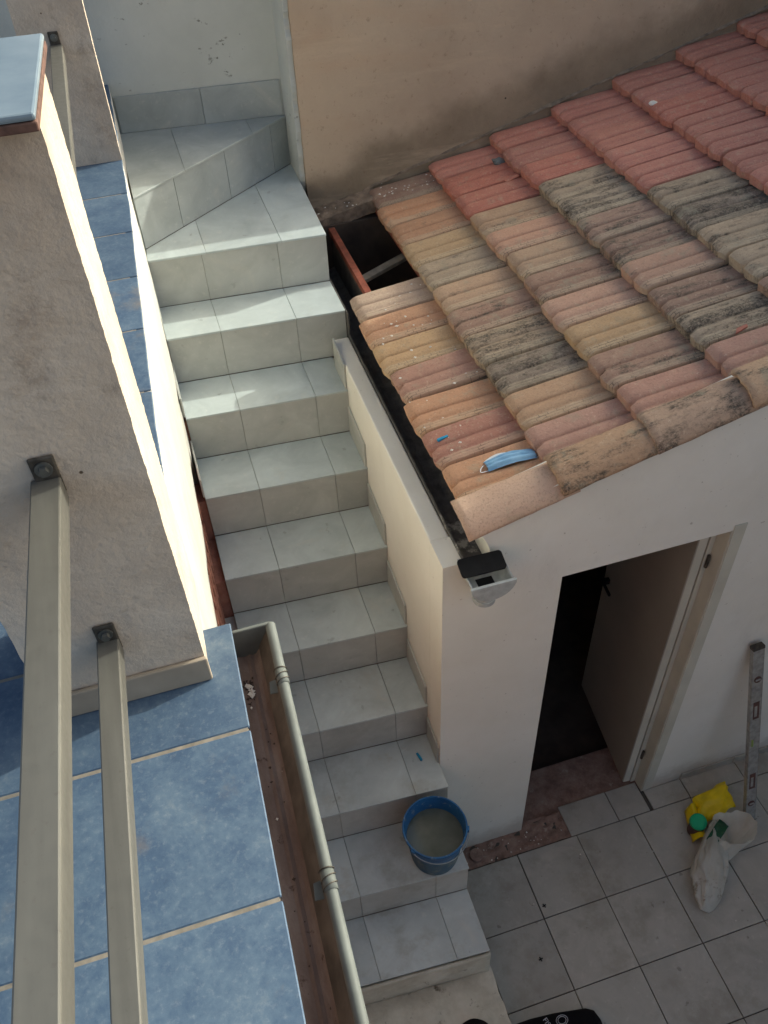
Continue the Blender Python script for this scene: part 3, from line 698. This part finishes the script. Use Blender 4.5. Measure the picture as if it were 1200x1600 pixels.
# railings
def rail(parent, a, b, wd=.045, ht=.045):
    a, b = Vector(a), Vector(b); t = (b-a).normalized(); s_ = Vector((t.y, -t.x, 0)).normalized()*wd/2; u_ = Vector((0, 0, ht))
    lo = [a-s_-u_, a+s_-u_, b+s_-u_, b-s_-u_]; hi = [a-s_, a+s_, b+s_, b-s_]
    return MB().hexa(lo, hi).build('rail', 'aluminium', parent, bevel=.0025, seg=2)
def bracket(parent, x, y, z, wd=.036):
    MB().box(x-wd/2, x+wd/2, y-.006, y-.0, z-.03, z+.040).build('bracket', 'dark_steel', parent, bevel=.003)
    bt = MB().tube([(x, y-.007, z+.021), (x, y-.010, z+.021)], .0125, 16).build('washer', 'zinc_bolt', parent)
    MB().tube([(x, y-.0105, z+.021), (x, y-.018, z+.021)], .0075, 6).build('bolt_head', 'zinc_bolt', parent)
rn = empty('railing', (-.9, -3.4, ZT), 'two grey aluminium square rails running from the near pillar along the terrace edge', 'railing', 'terrace railings')
rail(rn, (-.894, -2.540, 1.252), (-.970, -4.6, 1.252), .042, .045); rail(rn, (-.904, -2.540, .880), (-.980, -4.6, .880), .038, .040)
bracket(rn, -.890, -2.540, 1.252); bracket(rn, -.902, -2.540, .880)
rfr = empty('railing', (-.86, -1.1, ZT), 'short pale aluminium rail between the two pillars', 'railing', 'terrace railings')
rail(rfr, (-.860, -2.289, 1.128), (-.832, -.036, 1.128), .042, .042); bracket(rfr, -.832, -.036, 1.130)

# ------------------------------------------------------------------ metal gutter beside the terrace
gu = empty('gutter', (-.66, -3.0, .54), 'long metal gutter with brown dirt inside along the blue tile edge', 'gutter')
GY0, GY1 = -2.398, -4.6
pr = [(-.722, .672), (-.721, .60), (-.717, .565), (-.706, .549), (-.686, .544), (-.679, .549), (-.672, .544), (-.664, .547), (-.656, .560), (-.641, .594), (-.628, .622)]
tr_ = MB().grid(lambda u, v: (pr[round(u*10)][0]-.064*v, GY0+(GY1-GY0)*v, pr[round(u*10)][1]+.0012*noise.noise((u*8, v*50, 0))), 10, 80)
o = place('trough', tr_.mesh('trough', smooth=True), 'gutter_dirt', gu)
ou = MB().grid(lambda u, v: (pr[round(u*10)][0]+.002*(u > .5)-.064*v+(.0015 if u > .75 else 0), GY0+(GY1-GY0)*v, pr[round(u*10)][1]-.0025), 10, 40); ou.build('outer_shell', 'gutter_metal', gu, smooth=True)
MB().tube([(-.6225, GY0, .628), (-.6865, GY1, .628)], .0105, 14).build('rolled_bead', 'gutter_metal', gu, smooth=True)
iw = MB().grid(lambda u, v: (-.6555+.0265*u-.064*v, GY0+(GY1-GY0)*v, .5655+.058*u+.004*noise.noise((v*40, 0, 0))*(1-u)), 4, 60); iw.build('inner_lip', 'gutter_inner', gu, smooth=True)
MB().prism([(-.721, .632), (-.717, .560), (-.704, .543), (-.664, .543), (-.653, .560), (-.627, .628)], 1, GY0, GY0+.0025).build('end_cap', 'gutter_metal', gu)
MB().tube([(-.715, GY0, .634), (-.622, GY0, .634)], .004, 8).build('cap_rim', 'gutter_metal', gu, smooth=True)
for y in (-2.535, -2.952, -3.4):
    t = (GY0-y)/(GY0-GY1); xb = -.6225-.064*t
    c = MB().grid(lambda u, v: (xb+.0118*math.cos(math.radians(-30+230*u)), y-.018+.036*v, .628+.0118*math.sin(math.radians(-30+230*u))), 14, 2)
    o = place('clip', c.mesh('clip', smooth=True), 'gutter_metal', gu); s_ = o.modifiers.new('s', 'SOLIDIFY'); s_.thickness = .0015
    for dy in (-.010, .004, .018):
        MB().tube([(xb+.0132*math.cos(math.radians(a)), y+dy-.00006*(a-90)*(1 if dy < .015 else 0), .628+.0132*math.sin(math.radians(a))) for a in range(0, 190, 15)], .0011, 5).build('clip_wire', 'dark_steel', o)
    MB().prism([(xb-.030, y-.016), (xb-.013, y-.018), (xb-.013, y+.014), (xb-.026, y+.012)], 2, .606, .608).build('clip_tab', 'gutter_metal', o)

# ------------------------------------------------------------------ blue bucket of murky water
ZI = -7*H
bc = (-.118, -2.022, ZI)
bu = empty('bucket', bc, 'blue plastic bucket of murky water standing on the second step', 'bucket')
place('lower_body', MB().lathe([(.0, .004), (.096, .004), (.099, .001), (.103, .02), (.117, .150)], bc, 48).mesh('lower_body', smooth=True, fix=True), 'bucket_base', bu)
place('body', MB().lathe([(.117, .150), (.1285, .238), (.1345, .238), (.1365, .245), (.1345, .252), (.129, .252), (.1265, .246), (.113, .12), (.098, .012)], bc, 48).mesh('body', smooth=True), 'bucket_blue', bu)
MB().lathe([(.0, .172), (.060, .172), (.1185, .172)], bc, 48).build('water', 'murky_water', bu, smooth=True)
place('handle', MB().tube([(bc[0]+.139*math.cos(math.radians(a)), bc[1]+.139*math.sin(math.radians(a))-.004, ZI+.236-.022*math.sin(math.radians((a+150)*180/130))) for a in range(-150, -19, 6)], .0024, 6).mesh('handle', smooth=True), 'wire', bu)
for a in (-150, -20):
    MB().box(-.010, .010, -.006, .006, -.012, .012).build('handle_lug', 'bucket_blue', bu, bevel=.002)
    o = COL.objects[-1]; o.location = (bc[0]+.136*math.cos(math.radians(a)), bc[1]+.136*math.sin(math.radians(a)), ZI+.236); o.rotation_euler = (0, 0, math.radians(a+90))

# ------------------------------------------------------------------ things on the roof
def roof_at(x, y):       # approximate top surface
    c = max(0, min(7, math.floor((x-X0)/PITCHX))); xn = X0+c*PITCHX
    v = ((Y0-y) % WID); z = 0
    for (a, za), (b_, zb) in zip(prof[:-1], prof[1:]):
        if a <= v <= b_: z = za+(zb-za)*(v-a)/(b_-a)
    return roofz(xn)-.024+MT*(x-xn)+z
mk = empty('face_mask', (.33, -1.56, .14), 'pale blue pleated face mask lying on the roof tiles', 'face mask')
MX0, MX1 = .232, .402
def fm(u, v):
    x = MX0+(MX1-MX0)*u; y = -1.553+.004*math.sin(u*3.2)-.054*(v-.5)*(.85+.2*math.sin(math.pi*u))-.012*u+.012
    z = roof_at(x, -1.55)+.014+.010*math.sin(math.pi*u)+.008*math.sin(math.pi*v)+.0025*math.sin(v*19)+.003*noise.noise((u*6, v*4, 3))
    return (x, y, z)
o = place('pleated_panel', MB().grid(fm, 30, 24).mesh('pleated_panel', smooth=True), 'mask_blue', mk); s_ = o.modifiers.new('s', 'SOLIDIFY'); s_.thickness = .002
def fm2(u, v):
    p = fm(u*.55, 0); return (p[0]-.004, p[1]+.002+.010*v*math.sin(math.pi*u), p[2]-.001)
place('white_edge', MB().grid(fm2, 14, 3).mesh('white_edge', smooth=True), 'mask_white', mk)
for u, sx in ((0, -1), (1, 1)):
    a = Vector(fm(u, .15)); b = Vector(fm(u, .85)); pth = []
    for i in range(15):
        t = i/14; p = a.lerp(b, t); bulge = math.sin(math.pi*t)
        pth.append((p.x+sx*.028*bulge**.7, p.y-.018*bulge*(1 if sx < 0 else -.6), roof_at(p.x, -1.55)+.012+.006*bulge))
    MB().tube(pth, .0016, 6).build('ear_loop', 'mask_white', mk, smooth=True)
def wedge(name, mat, loc, rot, label, cat, s_=1.):
    m = MB().prism([(-.022*s_, 0), (.022*s_, 0), (.022*s_, .003*s_), (-.016*s_, .010*s_), (-.022*s_, .010*s_)], 1, -.005*s_, .005*s_)
    o = m.build(name, mat, bevel=.001, seg=1); o.location = loc; o.rotation_euler = rot; return tag(o, label, cat)
wedge('levelling_wedge', 'teal_plastic', (.150, -1.335, roof_at(.15, -1.335)+.002), (0, -.15, .25), 'small teal plastic wedge on the roof tile near the mask', 'wedge', 1.0)
wedge('levelling_wedge', 'teal_plastic', (-.075, -1.693, -6*H+.001), (0, 0, 1.75), 'small teal plastic wedge on the step above the bucket', 'wedge', 1.0)
def lump(name, mat, loc, size, seed, label, cat, parent=None):
    bm = bmesh.new(); bmesh.ops.create_icosphere(bm, subdivisions=2, radius=1)
    for v in bm.verts:
        v.co *= 1+.45*noise.noise(v.co*1.3+Vector((seed, 0, 0))); v.co = Vector((v.co.x*size[0], v.co.y*size[1], v.co.z*size[2]))
    me = bpy.data.meshes.new(name); bm.to_mesh(me); bm.free()
    o = place(name, me, mat, None, loc); return tag(o, label, cat)
lump('stone', 'stone_grey', (1.02, .285, roof_at(1.02, .285)+.010), (.034, .026, .014), 3, 'grey mortar lump on the red tiles beside the ochre wall', 'stone')
o = MB().box(-.036, .036, -.012, .012, -.006, .006).build('tile_shard', 'roof_tile'); o.location = (1.01, .105, roof_at(1.01, .105)+.010); o.rotation_euler = (.1, -.15, .25); o.color = (*RED, 0); tag(o, 'broken red tile shard lying below the grey mortar lump', 'tile shard')
o = MB().prism([(-.03, -.006), (.025, -.010), (.03, .0), (-.01, .008)], 2, -.004, .004).build('tile_shard', 'roof_tile'); o.location = (1.20, -1.44, roof_at(1.20, -1.44)+.008); o.rotation_euler = (.1, -.2, .3); o.color = (*RED, 0); tag(o, 'thin red tile sliver on the dark tiles near the front verge', 'tile shard')
for i, (x, y, lb) in enumerate(((1.95, -.28, 'small pinkish crumb on the red roof tiles near the right edge'), (1.70, .10, 'small pale crumb on the red tiles below the ochre wall'))):
    lump('tile_crumb', 'plaster_bit' if i else 'brick', (x, y, roof_at(x, y)+.008), (.022, .014, .010), 5+i, lb, 'crumb')
# plaster crumbs scattered on the lower courses
def crumbs(pts, name, mat, label, cat, smin, smax, zf_):
    m = MB()
    for (x, y) in pts:
        s_ = random.uniform(smin, smax); z = zf_(x, y)+s_*.4
        ax = [Vector((random.uniform(-1, 1), random.uniform(-1, 1), random.uniform(-.6, .6))).normalized()*s_*random.uniform(.6, 1.1) for _ in range(6)]
        c = Vector((x, y, z)); dirs = [Vector(d) for d in ((1, 0, 0), (-1, 0, 0), (0, 1, 0), (0, -1, 0), (0, 0, 1), (0, 0, -1))]
        vs = [c+d*s_*random.uniform(.5, 1.3)*(.5 if abs(d.z) > .5 else 1) for d in dirs]
        m.add(vs, [(0, 2, 4), (2, 1, 4), (1, 3, 4), (3, 0, 4), (2, 0, 5), (1, 2, 5), (3, 1, 5), (0, 3, 5)])
    o = m.build(name, mat); return tag(o, label, cat, kind='stuff')
pts = [(random.uniform(.10, .41), -.30-abs(random.gauss(0, .55))) for _ in range(30)]
pts += [(.245, -.41), (.21, -.45), (.40, -.36), (.28, -.62), (.17, -1.36), (.20, -1.38), (.23, -1.30), (.36, -1.02), (.30, -1.05), (.16, -1.40)]
pts = [(x, max(y, -1.6)) for x, y in pts]
crumbs(pts, 'plaster_crumbs', 'plaster_bit', 'white plaster crumbs scattered over the lowest roof tiles', 'crumbs', .002, .009, roof_at)
crumbs([(random.uniform(.43, .78), .47-random.uniform(0, .15)) for _ in range(30)]+[(random.uniform(.13, .43), random.uniform(.41, .48)) for _ in range(24)], 'plaster_crumbs', 'plaster_bit', 'white plaster crumbs on the mortar ledge by the roof hole', 'crumbs', .003, .008, lambda x, y: .11+.19*(x-.1)*.36/.36*.5+(.05 if x > .43 else 0))
crumbs([(-.70+random.uniform(0, .012)+random.gauss(0, .004), -2.46-abs(random.gauss(0, .035))) for _ in range(40)]+[(-.69+random.gauss(0, .012), -2.45-random.uniform(0, 1.0)) for _ in range(24)], 'gutter_debris', 'dark_inside', 'dark leaf litter and grit lying in the metal gutter', 'debris', .0015, .004, lambda x, y: .547)
crumbs([(-.695+random.gauss(0, .007), -2.47-abs(random.gauss(0, .03))) for _ in range(14)]+[(-.667, -2.69), (-.668, -2.80), (-.70, -2.78)], 'gutter_debris', 'plaster_bit', 'white grit lying in the metal gutter', 'debris', .003, .006, lambda x, y: .549)
crumbs([(random.uniform(.10, .68), FY+random.uniform(.01, .10)) for _ in range(26)]+[(random.uniform(.2, 1.5), random.uniform(-2.5, -1.9)) for _ in range(20)], 'floor_crumbs', 'plaster_bit', 'pale mortar crumbs along the unfinished strip by the shed wall', 'crumbs', .0015, .006, lambda x, y: ZF-.002)

# ------------------------------------------------------------------ courtyard things
o = MB().tube([(.185, -1.812, ZF-.06), (.185, -1.812, ZF+.012)], .034, 28).build('pipe_stub', 'threshold', bevel=.003); tag(o, 'round capped pipe stub in the bare strip by the shed corner', 'pipe')
def cross(loc, rz, label):
    m = MB().box(-.010, .010, -.0022, .0022, 0, .004).box(-.0022, .0022, -.010, -.0023, 0, .004).box(-.0022, .0022, .0023, .010, 0, .004)
    o = m.build('tile_spacer', 'black_plastic'); o.location = loc; o.rotation_euler = (0, 0, rz); tag(o, label, 'tile spacer', 'loose tile spacers')
cross((.408, -2.150, ZF+.002), .3, 'black cross spacer on the floor tile joint nearer the shed')
cross((.290, -2.370, ZF+.002), .15, 'black cross spacer on the middle of a floor tile by the stair foot')
# spirit level leaning on the shed wall
A, B = Vector((1.594, -2.085, ZF+.004)), Vector((1.492, YW-.028, -1.150))
lv = empty('spirit_level', tuple(A), 'long aluminium spirit level leaning against the shed wall', 'spirit level')
ax = (B-A).normalized(); sx = ax.cross(Vector((0, 1, 0))).normalized(); sx = Vector((1, 0, 0)) - ax*ax.x; sx.normalize(); sy = ax.cross(sx)
LL = (B-A).length
def lbox(t0, t1, a0, a1, b0, b1):
    c = [(a0, b0), (a1, b0), (a1, b1), (a0, b1)]
    return MB().hexa([A+ax*t0+sx*a+sy*b_ for a, b_ in c], [A+ax*t1+sx*a+sy*b_ for a, b_ in c])
sg = 1 if sy.y < 0 else -1                      # face side towards the yard
lbox(.02, LL-.02, -.027, .027, -.012, .012).build('beam', 'level_alu', lv, bevel=.002)
lbox(.02, LL-.02, -.0285, -.0272, -.0125, .0125).build('flange', 'level_alu', lv); lbox(.02, LL-.02, .0272, .0285, -.0125, .0125).build('flange', 'level_alu', lv)
lbox(0, .019, -.030, .030, -.015, .015).build('end_cap', 'black_plastic', lv, bevel=.003); lbox(LL-.019, LL, -.030, .030, -.015, .015).build('end_cap', 'dark_steel', lv, bevel=.003)
for t in (.16, LL-.20):
    c = A+ax*t; MB().tube([c+sy*sg*.0122, c+sy*sg*.0145], .019, 20).build('round_window', 'level_red', lv)
    MB().tube([c-sx*.012+sy*sg*.016, c+sx*.012+sy*sg*.016], .0045, 8).build('vial', 'level_alu', lv)
for t in (.33, LL-.40):
    lbox(t-.055, t+.055, -.016, .016, sg*.0122, sg*.0140).build('grip_window', 'level_red', lv)
    lbox(t-.038, t+.030, -.010, .004, sg*.0141, sg*.0150).build('label_plate', 'level_alu', lv)
t = LL*.5
lbox(t-.03, t+.03, -.026, -.004, sg*.0122, sg*.0138).build('vial_window', 'level_alu', lv)
c = A+ax*t; MB().tube([c-sx*.014-ax*.02+sy*sg*.016, c-sx*.014+ax*.02+sy*sg*.016], .005, 8).build('vial', 'vial_green', lv)
# crumpled plastic bag with an open mouth
def bag_profile(stations, n, seed, crease):
    m = MB(); vs = []
    for i, (c, rx, rz, tilt) in enumerate(stations):
        for k in range(n):
            a = 2*math.pi*k/n
            fold = 1-abs(2*((a*7/(2*math.pi)+.9*noise.noise((i*.09, seed, 0))+.35*noise.noise((math.cos(a)*2, math.sin(a)*2, i*.12))) % 1)-1)
            q = 1+crease*.55*noise.noise((math.cos(a)*1.6+seed, math.sin(a)*1.6, i*.10))+crease*.75*(fold-.5)+crease*.3*noise.noise((math.cos(a)*7+seed, math.sin(a)*7, i*.35))
            d = Vector((math.cos(a)*rx*q*math.cos(tilt), math.cos(a)*rx*q*math.sin(tilt), max(-c[2]+.002, math.sin(a)*rz*q)))
            vs.append((c[0]+d.x, c[1]+d.y, ZF+c[2]+d.z))
    fs = [(i*n+k, i*n+(k+1) % n, (i+1)*n+(k+1) % n, (i+1)*n+k) for i in range(len(stations)-1) for k in range(n)]+[tuple(range(n))]
    m.add(vs, fs); return m
def interp(st_, N):
    out = []
    for i in range(N+1):
        t = i/N*(len(st_)-1); k = min(int(t), len(st_)-2); f = t-k; a, b = st_[k], st_[k+1]
        out.append((tuple(x+(y-x)*f for x, y in zip(a[0], b[0])), a[1]+(b[1]-a[1])*f, a[2]+(b[2]-a[2])*f, a[3]+(b[3]-a[3])*f))
    return out
pb = empty('plastic_bag', (1.30, -2.2, ZF), 'crumpled white plastic bag lying open on the floor tiles', 'bag')
body = [((1.160, -2.425, .012), .015, .010, .1), ((1.170, -2.400, .035), .062, .034, .1), ((1.205, -2.330, .055), .096, .055, .15), ((1.245, -2.240, .065), .118, .065, .2), ((1.300, -2.165, .070), .120, .072, .3), ((1.340, -2.100, .075), .100, .060, .5), ((1.36, -2.07, .08), .06, .035, .5)]
o = place('bag_body', bag_profile(interp(body, 40), 96, 2.0, .22).mesh('bag_body', smooth=True), 'bag_film', pb)
def fmouth(u, v):                             # upright open mouth, rim leaning away
    a = 2*math.pi*u; h_ = v
    rx, ry = .050+.062*h_**.8, .040+.045*h_**.8
    q = 1+.16*noise.noise((math.cos(a)*1.6, math.sin(a)*1.6, h_*1.2))+.10*noise.noise((math.cos(a)*5, math.sin(a)*5, h_*1.5))
    cx_, cy_ = 1.355+.075*h_, -2.190+.050*h_
    x, y = math.cos(a)*rx*q, math.sin(a)*ry*q; t_ = -.35
    return (cx_+x*math.cos(t_)-y*math.sin(t_), cy_+x*math.sin(t_)+y*math.cos(t_), ZF+.010+.150*h_*(1+.12*noise.noise((math.cos(a)*2, math.sin(a)*2, 5)))+.03*h_*math.cos(a))
o = place('bag_mouth', MB().grid(fmouth, 64, 18).mesh('bag_mouth', smooth=True), 'bag_film', pb)
# yellow packet, green lid, green strip
yp = empty('yellow_packet', (1.42, -1.98, ZF), 'crumpled bright yellow packet behind the plastic bag', 'packet')
def fy(u, v, sgn):
    x = 1.335+.20*u+.03*v; y = -2.045+.145*v+.02*u
    puff = (math.sin(math.pi*min(1, max(0, u)))*math.sin(math.pi*v))**.45
    return (x+.016*noise.noise((u*3, v*4, 1)), y+.016*noise.noise((u*3, v*3, 6)), ZF+.050+.035*u+sgn*.042*puff+.016*noise.noise((u*4, v*4, 2)))
m = MB().grid(lambda u, v: fy(u, v, 1), 18, 18).grid(lambda u, v: fy(u, v, -1), 18, 18); place('packet_film', m.mesh('packet_film', smooth=True), 'yellow_pack', yp)
m = MB().grid(lambda u, v: (1.255+.07*u+.05*v, -2.10+.16*v+.02*u-.03*u*(1-v), ZF+.02+.05*math.sin(math.pi*u)+.012*noise.noise((u*5, v*5, 3))), 12, 12); o = place('torn_flap', m.mesh('torn_flap', smooth=True), 'yellow_pack', yp); s_ = o.modifiers.new('s', 'SOLIDIFY'); s_.thickness = .004
gl = MB().lathe([(0, .0), (.030, .0), (.040, -.002), (.043, -.008), (.043, -.024)], (0, 0, 0), 28); gl.lathe([(.030, .0005), (.032, .002), (.035, .0005)], (0, 0, 0), 28)
o = gl.build('jar_lid', 'green_lid', smooth=True); o.location = (1.301, -2.044, ZF+.112); o.rotation_euler = (.25, -.15, 0); tag(o, 'round bright green plastic lid on top of the yellow packet', 'lid')
m = MB().grid(lambda u, v: (1.265+.14*u+.02*v, -2.150+.085*u-.050*v, ZF+.118+.02*math.sin(math.pi*u)+.010*noise.noise((u*5, v*3, 9))), 14, 5)
o = place('green_wrapper', m.mesh('green_wrapper', smooth=True), 'dark_green'); s_ = o.modifiers.new('s', 'SOLIDIFY'); s_.thickness = .003; tag(o, 'dark green wrapper strip between the lid and the white bag', 'wrapper')
# small dark jar under the lid
jr = MB().lathe([(0, .002), (.034, .002), (.038, .01), (.038, .085), (.036, .092)], (1.300, -2.043, ZF), 24).build('glass_jar', 'level_red', smooth=True); tag(jr, 'small dark jar under the green lid', 'jar')

# black garment with white print at the stair foot
gm = empty('black_garment', (.22, -2.75, ZF), 'black cloth garment with white print heaped at the stair foot', 'garment')
OUT = [(-.03, -2.66), (-.004, -2.585), (.139, -2.586), (.252, -2.597), (.395, -2.622), (.425, -2.640), (.436, -2.68), (.432, -2.75), (.41, -2.85)]
def fg(u, v):
    t = u*(len(OUT)-1); k = min(int(t), len(OUT)-2); f = t-k
    x = OUT[k][0]+(OUT[k+1][0]-OUT[k][0])*f; y = OUT[k][1]+(OUT[k+1][1]-OUT[k][1])*f
    cx_, cy_ = .22, -2.95
    xx, yy = x+(cx_-x)*v, y+(cy_-y)*v
    z = ZF+.004+.075*math.sin(min(1, v*9)*math.pi/2)+.05*math.sin(min(1, v*2.0)*math.pi/2)+.018*noise.noise((xx*16, yy*16, 0))*min(1, v*5)
    return (xx, yy, z)
place('cloth_heap', MB().grid(fg, 48, 24).mesh('cloth_heap', smooth=True), 'black_cloth', gm)
def fg2(u, v):
    a = math.pi*u
    return (-.150+.075*math.cos(a)*(1-v*.8), -2.625+.065*math.sin(a)*(1-v)-.10*v, -9*H+.004+.055*math.sin(min(1, v*3)*math.pi/2)+.008*noise.noise((u*5, v*5, 0)))
place('sleeve', MB().grid(fg2, 24, 12).mesh('sleeve', smooth=True), 'black_cloth', gm)
def text(body, loc, size, rz):
    cu = bpy.data.curves.new('lettering', 'FONT'); cu.body = body; cu.size = size; cu.extrude = .0004
    o = bpy.data.objects.new('lettering', cu); COL.objects.link(o); dg = bpy.context.evaluated_depsgraph_get()
    me = bpy.data.meshes.new_from_object(o.evaluated_get(dg)); bpy.data.objects.remove(o)
    o = place('lettering', me, 'white_print', gm, loc, (0.35, 0, rz)); return o
text('FIS', (.168, -2.632, ZF+.125), .030, -1.35)
for r_ in (.014, .020):
    MB().tube([(.245+r_*1.3*math.cos(a*.3), -2.662+r_*math.sin(a*.3), ZF+.138) for a in range(22)], .0012, 5, caps=False).build('emblem', 'white_print', gm)

# ------------------------------------------------------------------ render settings that only help speed
S.cycles.max_bounces = 8
S.cycles.diffuse_bounces = 5
